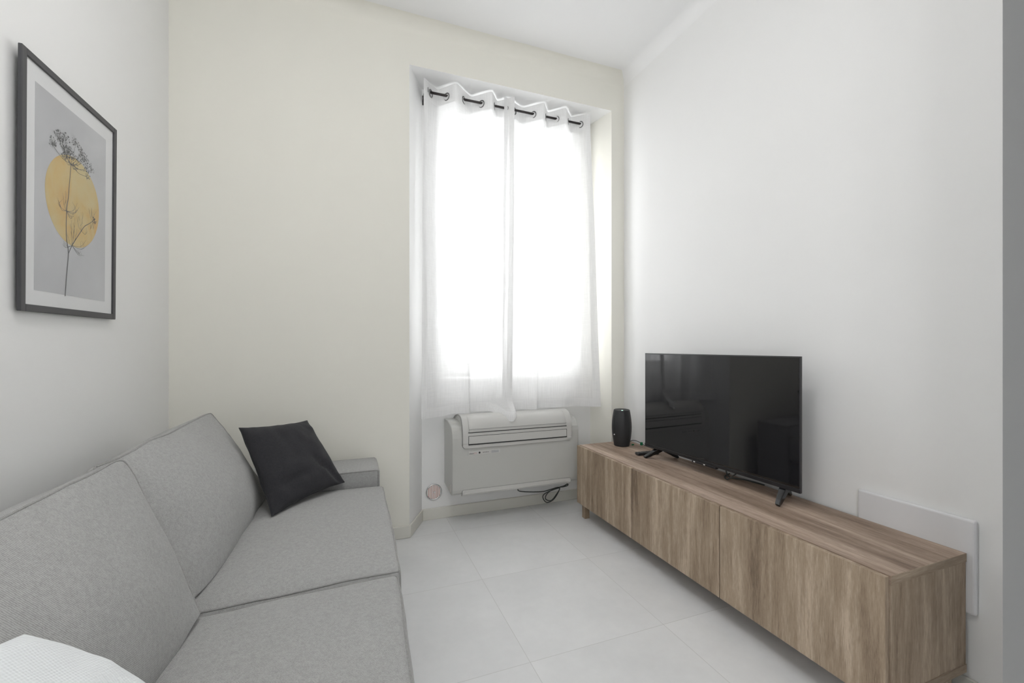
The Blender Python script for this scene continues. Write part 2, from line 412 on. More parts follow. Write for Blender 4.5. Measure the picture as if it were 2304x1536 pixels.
# glazed door in the left wall, behind the camera
win2 = thing('window_2', (XL, (y0 + y1) / 2, z0), 'white glazed balcony door in the left wall', 'window', kind='structure')
def ring_x(b, a0, a1, z0, z1, t, x0, x1):
    b.box(x0, x1, a0, a0 + t, z0, z1); b.box(x0, x1, a1 - t, a1, z0, z1)
    b.box(x0, x1, a0 + t, a1 - t, z0, z0 + t); b.box(x0, x1, a0 + t, a1 - t, z1 - t, z1); return b
obj('window_frame', ring_x(MB(), y0, y1, z0, z1, 0.05, XL - 0.16, XL - 0.09), 'frame_white', win2)
ym = (y0 + y1) / 2
for a, b_ in ((y0 + 0.04, ym), (ym, y1 - 0.04)):
    s = obj('sash', ring_x(MB(), a, b_, z0 + 0.04, z1 - 0.04, 0.07, XL - 0.14, XL - 0.08), 'frame_white', win2)
    obj('pane', MB().box(XL - 0.112, XL - 0.108, a + 0.068, b_ - 0.068, z0 + 0.108, z1 - 0.108), 'glass', s)

for nm, W_, lbl in (('fill_window_3', W3, 'white casement window added in the rear wall to light the room'), ('fill_window_4', W4, 'small white window added behind the partition to light the wall end')):
    wn_ = thing(nm, ((W_[0] + W_[1]) / 2, YR, W_[2]), lbl, 'window', kind='structure')
    obj('window_frame', ring(MB(), W_[0], W_[1], W_[2], W_[3], 0.05, YR - 0.12, YR - 0.05), 'frame_white', wn_)
    wm = (W_[0] + W_[1]) / 2
    for a, b_ in ((W_[0] + 0.04, wm), (wm, W_[1] - 0.04)):
        s = obj('sash', ring(MB(), a, b_, W_[2] + 0.04, W_[3] - 0.04, 0.06, YR - 0.10, YR - 0.04), 'frame_white', wn_)
        obj('pane', MB().box(a + 0.058, b_ - 0.058, YR - 0.072, YR - 0.068, W_[2] + 0.098, W_[3] - 0.098), 'glass', s)

# ------------------------------------------------------------------ curtain rod and two sheer panels
RY, RZ = 2.78, 2.7845
rod = thing('curtain_rod', (1.08, RY, RZ), 'thin dark metal curtain rod across the window niche', 'curtain rod')
obj('pole', MB().tube([(0.474, RY, RZ), (1.66, RY, RZ)], 0.0078, 12), 'rod', rod, smooth=True)
for bx in (0.474, 1.658):
    b = MB().box(bx - 0.009, bx + 0.009, YN - 0.004, YN, RZ - 0.036, RZ + 0.028)
    b.box(bx - 0.007, bx + 0.007, YN - 0.045, YN - 0.003, RZ - 0.006, RZ + 0.008)
    b.box(bx - 0.009, bx + 0.009, RY - 0.012, YN - 0.040, RZ - 0.014, RZ + 0.014)
    b.box(bx - 0.010, bx + 0.010, RY - 0.020, RY - 0.010, RZ - 0.012, RZ + 0.020)
    obj('bracket', b, 'rod', rod, bevel=0.002)
    b = MB().disc_y(bx, YN - 0.004, RZ - 0.022, 0.0045, 10)
    obj('screw', b, 'chrome', rod)

ZT, ZBAND = 2.845, 2.732
A0 = 0.052
def smooth01(x): x = max(0, min(1, x)); return x * x * (3 - 2 * x)
def curtain(label, ext, ext_b, zbot, tipfn):
    """ext: fold extremes along the rod (x, offset); ext_b: the same at the hem"""
    t = thing('curtain', (ext[0][0], RY, ZT), label, 'curtain', 'sheer curtains in the window niche')
    PER = 12; cols = []
    n = len(ext)
    for i in range(n - 1):
        for k in range(PER + (1 if i == n - 2 else 0)):
            u = k / PER; cu = (1 - math.cos(math.pi * u)) / 2; cols.append((i, u, cu))
    NZ = 70
    b = MB(); rows = []
    def pos(c, z_rel, zb):
        i, u, cu = c
        f = smooth01(z_rel)                               # 0 at the top, 1 at the hem
        g = z_rel
        xt = ext[i][0] + (ext[i + 1][0] - ext[i][0]) * (0.5 * u + 0.5 * cu if True else u)
        ot = ext[i][1] + (ext[i + 1][1] - ext[i][1]) * cu
        xb = ext_b[i][0] + (ext_b[i + 1][0] - ext_b[i][0]) * u
        ob = ext_b[i][1] + (ext_b[i + 1][1] - ext_b[i][1]) * cu
        x = xt + (xb - xt) * g; o = ot + (ob - ot) * g
        z = ZT + (zb - ZT) * z_rel
        x += 0.006 * noise.noise(Vector((i + u, z * 1.7, 3))) * min(1, g * 5)
        o += 0.014 * noise.noise(Vector(((i + u) * 0.9, z * 1.3, 9))) * min(1, g * 4)
        y = RY + o; 
        z += 0.005 * noise.noise(Vector(((i + u) * 0.8, 1, 5))) * (1 - min(1, g * 6))
        dx, dy = tipfn(x, z); return (x + dx, y + dy, z)
    zs = [0, 0.012, 0.024, 0.036, (ZT - ZBAND) / 2.12] 
    zs += [zs[-1] + (0.972 - zs[-1]) * k / (NZ - 8) for k in range(1, NZ - 8)] + [0.972, 0.981, 0.990, 1.0]
    zs = sorted(set(zs))
    for zr in zs:
        for c in cols:
            xb = ext_b[c[0]][0] + (ext_b[c[0] + 1][0] - ext_b[c[0]][0]) * c[1]
            b.v.append(pos(c, zr, zbot(xb)))
    nc = len(cols)
    for r in range(len(zs) - 1):
        dbl = zs[r + 1] <= (ZT - ZBAND) / 2.12 + 1e-6 or zs[r] >= 0.9715
        for k in range(nc - 1):
            side = k < 4 or k > nc - 6
            b.f.append((r * nc + k, r * nc + k + 1, (r + 1) * nc + k + 1, (r + 1) * nc + k)); b.m.append(1 if dbl or side else 0)
    obj('fabric_panel', b, ['sheer', 'sheer2'], t, smooth=True)
    for i in range(n - 1):                                # an eyelet where the cloth crosses the rod
        a, c = ext[i], ext[i + 1]
        if a[1] * c[1] >= 0: continue
        u = a[1] / (a[1] - c[1]); cx = a[0] + (c[0] - a[0]) * 0.5
        tx, ty = (c[0] - a[0]) * 0.8, (c[1] - a[1]) * 1.35
        L = math.hypot(tx, ty); tx /= L; ty /= L
        pts = [(cx + 0.0225 * math.cos(q) * tx, RY + 0.0225 * math.cos(q) * ty, RZ + 0.002 - 0.008 + 0.0225 * math.sin(q)) for q in [2 * math.pi * k / 24 for k in range(24)]]
        obj('eyelet', MB().tube(pts, 0.0036, 8, closed=True), 'ring', t, smooth=True)
    return t
A = A0
el = [(0.452, -A * .8), (0.556, A), (0.657, -A), (0.786, A), (0.899, -A), (0.970, A * .7), (1.062, -A * 1.0)]
elb = [(0.436, -.045), (0.54, .0), (0.742, -.050), (0.768, .018), (0.85, .0), (0.93, .016), (1.045, -.058)]
def zl(x):
    z = 0.697 + 0.02 * smooth01((x - 0.55) / 0.12)
    return z - 0.055 * math.exp(-((x - 1.0) / 0.055) ** 2)
def tipl(x, z):
    g = math.exp(-((x - 1.0) / 0.075) ** 2) * smooth01((0.80 - z) / 0.11)
    return 0.0, -0.115 * g
curtain('left sheer white linen curtain, its hem corner lying on the air conditioner', el, elb, zl, tipl)
er = [(0.995, -A * .55), (1.164, A), (1.280, -A), (1.358, A * .8), (1.449, -A), (1.548, A * .8), (1.648, -A)]
erb = [(0.985, -.018), (1.08, .012), (1.225, -.052), (1.252, .018), (1.44, -.025), (1.56, .012), (1.735, -.068)]
curtain('right sheer white linen curtain hanging beside the right niche wall', er, erb, lambda x: 0.717 - 0.004 * smooth01((x - 1.5) / .2), lambda x, z: (0.0, 0.0))

# ------------------------------------------------------------------ air conditioner
ac = thing('air_conditioner', (1.06, YN, 0.21), 'white wall-mounted air conditioner hanging below the window', 'air conditioner')
AX0, AX1 = 0.612, 1.506
prof = [(YN - .001, .668), (2.80, .668), (2.7587, .6655), (2.72, .659), (2.695, .651), (2.675, .640), (2.660, .622), (2.650, .602), (2.645, .575),
        (2.645, .25), (2.648, .232), (2.656, .220), (2.670, .215), (2.70, .213), (YN - .001, .236)]
obj('casing', MB().extrude_x(prof, AX0, AX1), 'plastic', ac, bevel=0.006, seg=3, angle=50)
def sheet(profile, x0, x1, rad, low=True, n=14):
    """a strip following a (y,z) profile with rounded corners at one end"""
    L = [0]
    for i in range(1, len(profile)): L.append(L[-1] + math.dist(profile[i], profile[i - 1]))
    b = MB(); nr = 0; ts = sorted(set([rad * (1 - math.cos(k / 8 * math.pi / 2)) for k in range(9)] + [rad + (L[-1] - rad) * k / 30 for k in range(31)]))
    for t in ts:
        i = 0
        while i < len(L) - 2 and L[i + 1] < t: i += 1
        f = (t - L[i]) / (L[i + 1] - L[i]); y = profile[i][0] + f * (profile[i + 1][0] - profile[i][0]); z = profile[i][1] + f * (profile[i + 1][1] - profile[i][1])
        ins = rad - math.sqrt(max(0, rad * rad - (rad - t) ** 2)) if t < rad else 0
        for k in range(n + 1): b.v.append((x0 + ins + (x1 - x0 - 2 * ins) * k / n, y, z))
        nr += 1
    for r in range(nr - 1):
        for k in range(n): b.f.append((r * (n + 1) + k, r * (n + 1) + k + 1, (r + 1) * (n + 1) + k + 1, (r + 1) * (n + 1) + k)); b.m.append(0)
    return b
IX0, IX1 = 0.678, 1.448
def bez(pts, n=8):
    out = []
    for i in range(len(pts) - 1):
        p0 = pts[max(i - 1, 0)]; p1 = pts[i]; p2 = pts[i + 1]; p3 = pts[min(i + 2, len(pts) - 1)]
        for k in range(n):
            t = k / n
            out.append(tuple(0.5 * (2 * p1[a] + (p2[a] - p0[a]) * t + (2 * p0[a] - 5 * p1[a] + 4 * p2[a] - p3[a]) * t * t + (3 * p1[a] - p0[a] - 3 * p2[a] + p3[a]) * t ** 3) for a in range(len(p1))))
    return out + [tuple(pts[-1])]
ip = bez([(2.640, .510), (2.639, .56), (2.640, .61), (2.647, .645), (2.664, .676), (2.69, .697), (2.73, .706), (2.78, .702), (2.83, .690), (2.872, .670)])
obj('outlet_housing', MB().extrude_x([(y + .003, z - .001) for y, z in ip if z > .60] + [(2.872, .60), (2.66, .60)], IX0 + .0035, IX1 - .0035), 'plastic2', ac)
obj('panel_edge_shade', sheet([(y + .0068, z + (.0 if i else -.0026)) for i, (y, z) in enumerate(ip)], IX0 - .0030, IX1 + .0030, 0.023), 'crease_shade', ac, smooth=True, solid=0.004)  # slightly larger grey sheet draws the shade around the panel's edge
gp = obj('outlet_panel', sheet(ip, IX0, IX1, 0.022), 'plastic2', ac, smooth=True, solid=0.010, bevel=0.002, seg=2, angle=60)
fp = [p for p in [(y - 0.0075, z) for y, z in ip] if p[1] > .6105 and p[0] < 2.76]
fp = [(2.6322, .6115)] + fp
obj('air_flap', sheet(fp, 0.7165, 1.4045, 0.003), 'plastic2', ac, smooth=True, solid=0.006, bevel=0.0012, seg=1, angle=60)
obj('slot_strip', MB().box(0.712, 1.407, 2.6325, 2.640, .6065, .6112), 'gap', ac)  # dark strip in place of a recess, its shade put into the colour
obj('crease_shade', MB().box(0.7165, 1.4045, 2.6285, 2.634, .6285, .6305), 'crease_shade', ac)  # grey strip paints the shade of the flap's crease
lv = MB().box(0.7165, 1.4055, 2.6305, 2.640, .5375, .5855)
obj('louver', lv, 'plastic2', ac, bevel=0.0015)
lg = MB().box(0.7135, 1.409, 2.6315, 2.638, .5305, .5372)
lg.box(0.7135, 1.409, 2.633, 2.638, .5858, .5878); lg.box(0.7135, 0.7160, 2.633, 2.638, .5372, .5878); lg.box(1.406, 1.409, 2.633, 2.638, .5372, .5878)
obj('louver_gap_shade', lg, 'gap', ac)  # dark strips painted as the shaded gaps around the louver
obj('trim_edge_shade', sheet([(2.6445, .2495), (2.6445, .225), (2.652, .215)], 0.6738, 1.4447, 0.013), 'crease_shade', ac, smooth=True, solid=0.004)  # grey sheet behind the trim, drawn as its edge shade
obj('lower_trim', sheet([(2.6425, .2475), (2.6425, .225), (2.651, .214), (2.665, .210)], 0.676, 1.4425, 0.012), 'plastic2', ac, smooth=True, solid=0.007, bevel=0.002, seg=2, angle=60)
gb = MB()
for k in range(4): gb.box(AX0 - 0.004, AX0 + 0.002, 2.672 + k * 0.008, 2.676 + k * 0.008, .235, .285 - k * 0.006)
obj('side_vent', gb, 'plastic2', ac)
lb = obj('label_strip', MB().box(0.7148, 0.9273, 2.6435, 2.646, .4636, .489), 'plastic2', ac, bevel=0.0006, seg=1)
bt = MB().disc_y(0.789, 2.6436, .4765, 0.0062, 20, 0, 0.001)
for k in range(4): bt.disc_y(0.814 + k * 0.0105, 2.6436, .4767, 0.0026, 10, 0, 0.001)
bt.disc_y(0.858, 2.6436, .4767, 0.0018, 8, 1, 0.001)
for k in range(3): bt.box(0.868, 0.918, 2.643, 2.6436, .4695 + k * 0.005, .4725 + k * 0.005, 1)
pts = [(0.760 + 0.0085 * math.cos(q), 2.6432, .4745 + 0.0045 * math.sin(q)) for q in [2 * math.pi * k / 20 for k in range(20)]]
bt.tube(pts, 0.0009, 5, 2, closed=True)
obj('printed_marks', bt, ['ink', 'ink_grey', 'ink_pink'], lb)
fc = bpy.data.curves.new('lettering', 'FONT'); fc.body = 'Unico'; fc.size = 0.0135; fc.extrude = 0.0003; fc.materials.append(M['ink'])
tmp = bpy.data.objects.new('tmp_text', fc); C.objects.link(tmp)
lm = bpy.data.meshes.new_from_object(tmp.evaluated_get(bpy.context.evaluated_depsgraph_get()))
bpy.data.objects.remove(tmp)
lm.transform(Matrix.Translation((0.7205, 2.6432, .4700)) @ Matrix.Rotation(R(90), 4, 'X'))
put(bpy.data.objects.new('lettering', lm), lb)
cab = bez([(1.113, 2.80, .2135 - .01), (1.113, 2.80, .165), (1.125, 2.80, .142), (1.20, 2.79, .130), (1.30, 2.79, .121), (1.36, 2.79, .128), (1.43, 2.79, .136), (1.425, 2.79, .105),
           (1.39, 2.80, .050), (1.335, 2.80, .036), (1.305, 2.80, .078), (1.325, 2.79, .108), (1.40, 2.78, .132), (1.432, 2.785, .128), (1.415, 2.80, .085), (1.372, 2.80, .045),
           (1.335, 2.81, .054), (1.33, 2.80, .085), (1.36, 2.79, .118), (1.43, 2.785, .138), (1.47, 2.79, .142), (1.497, 2.79, .152), (1.50, 2.79, .142), (1.47, 2.80, .132), (1.44, 2.79, .136)], 6)
obj('power_cord', MB().tube(cab, 0.0037, 7), 'cable', ac, smooth=True)

# round extract vent low on the niche wall
vt = thing('wall_vent', (0.5417, YN, 0.181), 'small round metal wall vent with a copper tint beside the air conditioner', 'vent')
pts = [(0.5417 + 0.050 * math.cos(q), YN - 0.004, .181 + 0.050 * math.sin(q)) for q in [2 * math.pi * k / 40 for k in range(40)]]
obj('rim', MB().tube(pts, 0.0045, 8, closed=True), 'chrome', vt, smooth=True)
obj('back_plate', MB().disc_y(0.5417, YN, .181, 0.049, 36, 0, 0.002), 'copper', vt)
sb = MB()
for k in range(9):
    x = 0.5417 + (k - 4) * 0.0102; hh = math.sqrt(max(0, 0.047 ** 2 - (x - 0.5417) ** 2))
    sb.box(x - 0.0030, x + 0.0030, YN - 0.007, YN - 0.002, .181 - hh, .181 + hh)
obj('slats', sb, 'frame_white', vt)
obj('screw', MB().disc_y(0.5417, YN - 0.006, .181, 0.006, 14, 0, 0.003), 'chrome', vt)

# ------------------------------------------------------------------ TV bench
BX, BY0, BY1, BT_, BB = 1.4575, 0.7806, 2.5806, 0.484, 0.0985
tb = thing('tv_bench', (1.67, 1.68, 0), 'long low walnut-effect bench with three doors along the right wall', 'tv bench')
bx0, bx1 = BX + 0.0225, BX + 0.4150
obj('top_panel', MB().box(bx0, bx1, BY0, BY1, BT_ - 0.028, BT_), 'wood_h', tb, bevel=0.001, seg=1)
obj('bottom_panel', MB().box(bx0, bx1, BY0, BY1, BB, BB + 0.027), 'wood_h', tb, bevel=0.001, seg=1)
for z0_, z1_ in ((BT_ - 0.0278, BT_ - .0002), (BB + .0002, BB + 0.0268)):
    obj('edge_strip', MB().box(bx0 + .0003, bx1 - .0003, BY0 - 0.0008, BY0 + .0004, z0_, z1_), 'wood_x', tb)
for a, b_ in ((BY0 + .0012, BY0 + 0.018), (BY1 - 0.018, BY1 - .0012)):
    obj('side_panel', MB().box(bx0 + .0005, bx1 - .0005, a, b_, BB + 0.0275, BT_ - 0.0285), 'wood_v', tb)
for k in (1, 2):
    yy = BY0 + k * 0.6
    obj('divider', MB().box(bx0 + .002, bx1 - .02, yy - 0.009, yy + 0.009, BB + 0.0275, BT_ - 0.0285), 'wood_v', tb)
obj('back_panel', MB().box(bx1 - 0.012, bx1 - 0.004, BY0 + 0.019, BY1 - 0.019, BB + 0.028, BT_ - 0.029), 'wood_h', tb)
for k in range(3):
    a = BY0 + k * 0.6 + 0.0024; b_ = BY0 + (k + 1) * 0.6 - 0.0024
    obj('door', MB().box(BX, BX + 0.017, a, b_, BB, BT_ - 0.001), 'wood_v', tb, bevel=0.0012, seg=1)
for ly in (BY0 + 0.025, BY1 - 0.06):
    for lx in (BX + 0.027, bx1 - 0.06):
        obj('leg', MB().box(lx, lx + 0.036, ly, ly + 0.036, 0, BB - .0005), 'wood_v', tb, bevel=0.001, seg=1)

# ------------------------------------------------------------------ television
tv = thing('television', (1.76, 1.71, BT_), 'black flat-screen television standing on the wooden bench', 'television')
pf, pn = Vector((1.710, 2.187)), Vector((1.745, 1.2375))
ud = (pn - pf).normalized(); TW = (pn - pf).length; nd = Vector((-ud.y, ud.x))
if nd.x < 0: nd = -nd                                     # away from the viewer, to the wall
TZ0, TZ1 = 0.546, 1.1112
def tvp(a, d, z): q = pf + ud * a + nd * d; return (q.x, q.y, z)
obj('bezel', MB().box(0, TW, 0.001, 0.012, TZ0, TZ1, fn=tvp), 'bezel', tv, bevel=0.0015)
obj('screen', MB().box(0.006, TW - 0.006, -0.0006, 0.004, TZ0 + 0.017, TZ1 - 0.006, fn=tvp), 'screen', tv)
obj('chin_strip', MB().box(0.0, TW, -0.0015, 0.010, TZ0 - 0.001, TZ0 + 0.0155, fn=tvp), 'black', tv, bevel=0.001)
obj('back_housing', MB().box(0.12, TW - 0.12, 0.012, 0.062, TZ0 + 0.012, TZ0 + 0.34, fn=tvp), 'black', tv, bevel=0.012)
st = obj('sensor_tab', MB().box(TW / 2 - 0.10, TW / 2 + 0.055, -0.003, 0.016, TZ0 - 0.011, TZ0 + 0.001, fn=tvp), 'black', tv, bevel=0.002)
for a in (TW / 2 - 0.088, TW / 2 - 0.022): obj('logo_mark', MB().box(a, a + 0.010, -0.0045, -0.0028, TZ0 - 0.007, TZ0 - 0.002, fn=tvp), 'white_mark', st)
def strut(top, foot):
    t_, f_ = Vector(top), Vector(foot)
    d = (f_ - t_).normalized(); b = MB(); w = Vector((0, 1, 0)); h_ = d.cross(w).normalized()
    for p, hw, hh in ((t_, .021, .014), (t_.lerp(f_, .35), .020, .0135), (t_.lerp(f_, .8), .0155, .010), (f_, .013, .0070)):
        for sx, sy in ((-1, -1), (1, -1), (1, 1), (-1, 1)): b.v.append(tuple(p + w * hw * sx * 0.75 + h_ * hh * sy))
    for i in range(3):
        for k in range(4): b.f.append((i * 4 + k, i * 4 + (k + 1) % 4, i * 4 + 4 + (k + 1) % 4, i * 4 + 4 + k))
    b.f += [(3, 2, 1, 0), (12, 13, 14, 15)]; b.m = [0] * len(b.f)
    zmin = BT_ + 0.0005
    b.v = [(x, y, max(z, zmin)) for x, y, z in b.v]
    return b
for top, f1, f2 in (((1.755, 2.088, TZ0 + .004), (1.662, 2.129, BT_ + .004), (1.850, 2.060, BT_ + .004)), ((1.772, 1.330, TZ0 + .004), (1.678, 1.288, BT_ + .004), (1.852, 1.362, BT_ + .004))):
    ft = obj('stand_foot', strut((top[0] + .012, top[1], top[2]), f1), 'gloss_black', tv, bevel=0.003)
    obj('rear_strut', strut((top[0] - .002, top[1], top[2]), f2), 'gloss_black', ft, bevel=0.003)
wl = MB().tube(bez([(1.80, 1.66, TZ0 + .05), (1.80, 1.66, TZ0 + .01), (1.795, 1.655, TZ0 - .03), (1.81, 1.645, BT_ + .006), (1.85, 1.60, BT_ + .005), (1.868, 1.5, BT_ + .005)]), 0.0035, 6)
wl.tube(bez([(1.79, 1.57, TZ0 + .05), (1.79, 1.57, TZ0 + .01), (1.785, 1.60, TZ0 - .03), (1.775, 1.63, BT_ + .005), (1.80, 1.67, BT_ + .005), (1.865, 1.70, BT_ + .005)]), 0.0035, 6)
obj('power_lead', wl, 'cable', tv, smooth=True)

# ------------------------------------------------------------------ speaker, its lead, remote control
SX, SY = 1.735, 2.462
sp = thing('speaker', (SX, SY, BT_), 'black barrel-shaped smart speaker on the bench left of the television', 'speaker')
body = [(.047, 0), (.051, .003), (.054, .020), (.0600, .055), (.0640, .090), (.0655, .122), (.0645, .155), (.0610, .190), (.0565, .218), (.0535, .236), (.0520, .2405), (.0495, .2425), (.046, .241), (.028, .2375)]
sbd = MB(); seg = 60; prof_ = bez(body, 4)
for r, z in prof_:
    for k in range(seg):
        q = 2 * math.pi * k / seg; fac = 1 - 0.018 * abs(math.sin(q * 5)) * min(1, z / .05)
        sbd.v.append((SX + r * fac * math.cos(q), SY + r * fac * math.sin(q), BT_ + z))
for i in range(len(prof_) - 1):
    for k in range(seg): sbd.f.append((i * seg + k, i * seg + (k + 1) % seg, (i + 1) * seg + (k + 1) % seg, (i + 1) * seg + k)); sbd.m.append(0)
sbd.f += [tuple(range(seg - 1, -1, -1)), tuple((len(prof_) - 1) * seg + k for k in range(seg))]; sbd.m += [0, 0]
M['speaker'] = mat('speaker_cloth', (0.020, 0.021, 0.023), 0.5)
obj('body', sbd, 'speaker', sp, smooth=True)
ang = math.atan2(-SY, -SX)                                # bearing of the viewer
aa = ang - 0.86                                           # slot left of centre
def on_sp(q, z, out=0.0):
    for i in range(len(prof_) - 1):
        if prof_[i][1] <= z <= prof_[i + 1][1]: r = prof_[i][0]
    return (SX + (r * 0.992 + out) * math.cos(q), SY + (r * 0.992 + out) * math.sin(q), BT_ + z)
obj('slot_strip', MB().tube([on_sp(aa, .088 + k * .012, -.001) for k in range(12)], 0.0022, 6), 'gap', sp, smooth=True)
p = on_sp(aa, .080, 0.0)
obj('button', MB().tube([(p[0], p[1], p[2]), (p[0] + .003 * math.cos(aa), p[1] + .003 * math.sin(aa), p[2])], 0.0045, 12), 'white_mark', sp)
obj('status_light', MB().lathe([(.006, 0), (.006, .0015)], SX - .012, SY - .022, BT_ + .2385, 14), 'led', sp)
ld = thing('speaker_cable', (1.80, 2.43, BT_), 'thin black cable with a green tag behind the speaker', 'cable')
obj('wire', MB().tube(bez([(SX + .058, SY - .012, BT_ + .025), (SX + .075, SY - .025, BT_ + .033), (1.828, 2.412, BT_ + .030), (1.850, 2.385, BT_ + .012), (1.862, 2.35, BT_ + .0045), (1.868, 2.28, BT_ + .004)]), 0.0022, 6), 'cable', ld, smooth=True)
obj('cable_tag', MB().box(1.838, 1.852, 2.388, 2.402, BT_ + .006, BT_ + .026), 'green', ld, bevel=0.002, label='green plastic plug tag')
obj('cable_tie', MB().box(1.795, 1.812, 2.43, 2.436, BT_ + .001, BT_ + .009), 'green', ld, bevel=0.002, label='small green plastic tie')

rm = thing('remote_control', (1.735, 2.195, BT_), 'slim black remote control lying behind the television foot', 'remote control')
b = MB()
ca, sa = math.cos(R(-4)), math.sin(R(-4))
def rmf(x, y, z): return (1.735 + x * ca - y * sa, 2.198 + x * sa + y * ca, BT_ + z)
obj('body', MB().box(-.074, .074, -.020, .020, 0.0008, .017, fn=rmf), 'black', rm, bevel=0.005, seg=3)
kb = MB()
for i in range(6):
    for j in range(2): kb.box(-.055 + i * .019, -.045 + i * .019, -.012 + j * .014, -.002 + j * .014, .0172, .0185, fn=rmf)
obj('buttons', kb, 'bezel', rm)

# white cover plate on the right wall
pl = MB().box(XR - 0.020, XR - 0.0005, 0.7589, 1.1004, 0.288, 0.593)
tag(obj('cover_plate', pl, 'plate', bevel=0.007, seg=3), 'white plastic wall cover plate behind the near end of the bench', 'cover plate')

# ------------------------------------------------------------------ soft furnishings
def axis_samples(r, n):
    a = [-1 + r * (1 - math.cos(k / 4 * math.pi / 2)) for k in range(5)]
    inner = [-1 + r + (2 - 2 * r) * k / n for k in range(1, n)]
    return a + inner + [-x for x in reversed(a)]
class Cushion:
    """a box cushion: eight corner points, rounded edges, faces that swell outward"""
    def __init__(s, corners, r, bulge, wob=0.004, seed=0, pinch=0.0, rc=(0, 0), dip=0.0):
        s.c = [Vector(p) for p in corners]; s.r = r; s.b = bulge; s.w = wob; s.seed = seed; s.pinch = pinch; s.rc = rc; s.dip = dip
        c = s.c
        s.ax = [(c[1] + c[3] + c[5] + c[7] - c[0] - c[2] - c[4] - c[6]).normalized(), (c[2] + c[3] + c[6] + c[7] - c[0] - c[1] - c[4] - c[5]).normalized(), (c[4] + c[5] + c[6] + c[7] - c[0] - c[1] - c[2] - c[3]).normalized()]
    def pos(s, p):
        p = list(p)
        if s.rc[0] and p[1] > 0 and p[2] > 0:             # the upper far corner of the cover is rounded
            a = max(0, p[1] - 1 + s.rc[0]) / s.rc[0]; c = max(0, p[2] - 1 + s.rc[1]) / s.rc[1]
            L = math.hypot(a, c)
            if a > 0 and c > 0:
                f = max(a, c) / L; p[1] = 1 - s.rc[0] + a * f * s.rc[0]; p[2] = 1 - s.rc[1] + c * f * s.rc[1]
        q = list(p); d = []
        for k in range(3):
            lim = 1 - s.r[k]; cl = max(-lim, min(lim, p[k])); d.append((p[k] - cl) / s.r[k]); q[k] = cl
        L = math.sqrt(sum(x * x for x in d))
        mx = max(abs(x) for x in d)
        if L > 1e-9:
            f = mx / L
            q = [q[k] + d[k] * f * s.r[k] for k in range(3)]
        u = [(x + 1) / 2 for x in q]; o = Vector((0, 0, 0))
        for i in range(8):
            wgt = 1
            for k in range(3): wgt *= u[k] if (i >> k) & 1 else 1 - u[k]
            o += s.c[i] * wgt
        for k in range(3):
            i, j = [x for x in range(3) if x != k]
            a = max(0, 1 - q[i] ** 2) ** 0.75 * max(0, 1 - q[j] ** 2) ** 0.75
            bb = s.b[k]; bb = bb[1 if q[k] > 0 else 0] if isinstance(bb, tuple) else bb
            o += s.ax[k] * (math.copysign(abs(q[k]) ** 2, q[k]) * bb * a)
            if s.pinch:                                   # edges draw in between the corners
                e = (1 - q[i] ** 2) * abs(q[k]) * q[k] * abs(q[j]) ** 2
                o -= s.ax[k] * s.pinch * e * 0.5
        if s.dip: o -= s.ax[0] * (s.dip * math.exp(-(1 + q[1]) / 0.16) * (0.5 + 0.5 * q[0])) * (0.8 + 0.5 * noise.noise(Vector((0, 0, q[2] * 3.1 + 7))))
        n = Vector((noise.noise(o * 6 + Vector((s.seed, 0, 0))), noise.noise(o * 6 + Vector((0, s.seed, 5))), noise.noise(o * 6 + Vector((9, 0, s.seed)))))
        n2 = noise.noise(o * 17 + Vector((s.seed, 3, 1)))
        if s.pinch:                                       # puckers running off the seams
            dz = (1 - q[2]) * 0.22; dy = (1 - abs(q[1])) * 0.42
            o += (s.ax[0]) * (0.0022 * noise.noise(Vector((o.y * 34 + o.z * 9, o.z * 5, s.seed))) * math.exp(-dz / 0.05) * min(1, dz / 0.012))
            o += (s.ax[0]) * (0.0040 * noise.noise(Vector((o.z * 22 + o.y * 5, o.y * 6, s.seed + 4))) * math.exp(-dy / 0.06) * min(1, dy / 0.02))
        return o + n * s.w + (s.ax[0] + s.ax[2]) * (n2 * s.w * 0.35)
    def mesh(s, n=(14, 18, 10)):
        b = MB(); A = [axis_samples(s.r[k], n[k]) for k in range(3)]
        for k in range(3):
            i, j = (k + 1) % 3, (k + 2) % 3
            for sg in (-1, 1):
                base = len(b.v)
                for a in A[i]:
                    for c in A[j]:
                        p = [0, 0, 0]; p[k] = sg; p[i] = a; p[j] = c; b.v.append(tuple(s.pos(p)))
                nj = len(A[j])
                for a in range(len(A[i]) - 1):
                    for c in range(nj - 1):
                        f = (base + a * nj + c, base + (a + 1) * nj + c, base + (a + 1) * nj + c + 1, base + a * nj + c + 1)
                        b.f.append(f if sg > 0 else f[::-1]); b.m.append(0)
        # weld
        key = {}; remap = []; nv = []
        for v in b.v:
            kk = tuple(round(x, 5) for x in v)
            if kk not in key: key[kk] = len(nv); nv.append(v)
            remap.append(key[kk])
        fs = []; 
        for f in b.f:
            g = []
            for x in f:
                y = remap[x]
                if y not in g: g.append(y)
            if len(g) > 2: fs.append(tuple(g))
        b.v = nv; b.f = fs; b.m = [0] * len(fs); return b
    def seam(s, fixed, along, lo=-1, hi=1, n=70):
        """points along an edge: fixed = {axis: sign}"""
        out = []
        for k in range(n + 1):
            p = [0, 0, 0]
            for a, v in fixed.items(): p[a] = v
            p[along] = lo + (hi - lo) * k / n; out.append(s.pos(p))
        return out
def box_corners(x0, x1, y0, y1, z0, z1):
    return [(x, y, z) for z in (z0, z1) for y in (y0, y1) for x in (x0, x1)]

sofa = thing('sofa', (-0.33, 1.37, 0), 'light grey fabric sofa with loose cushions along the left wall', 'sofa')
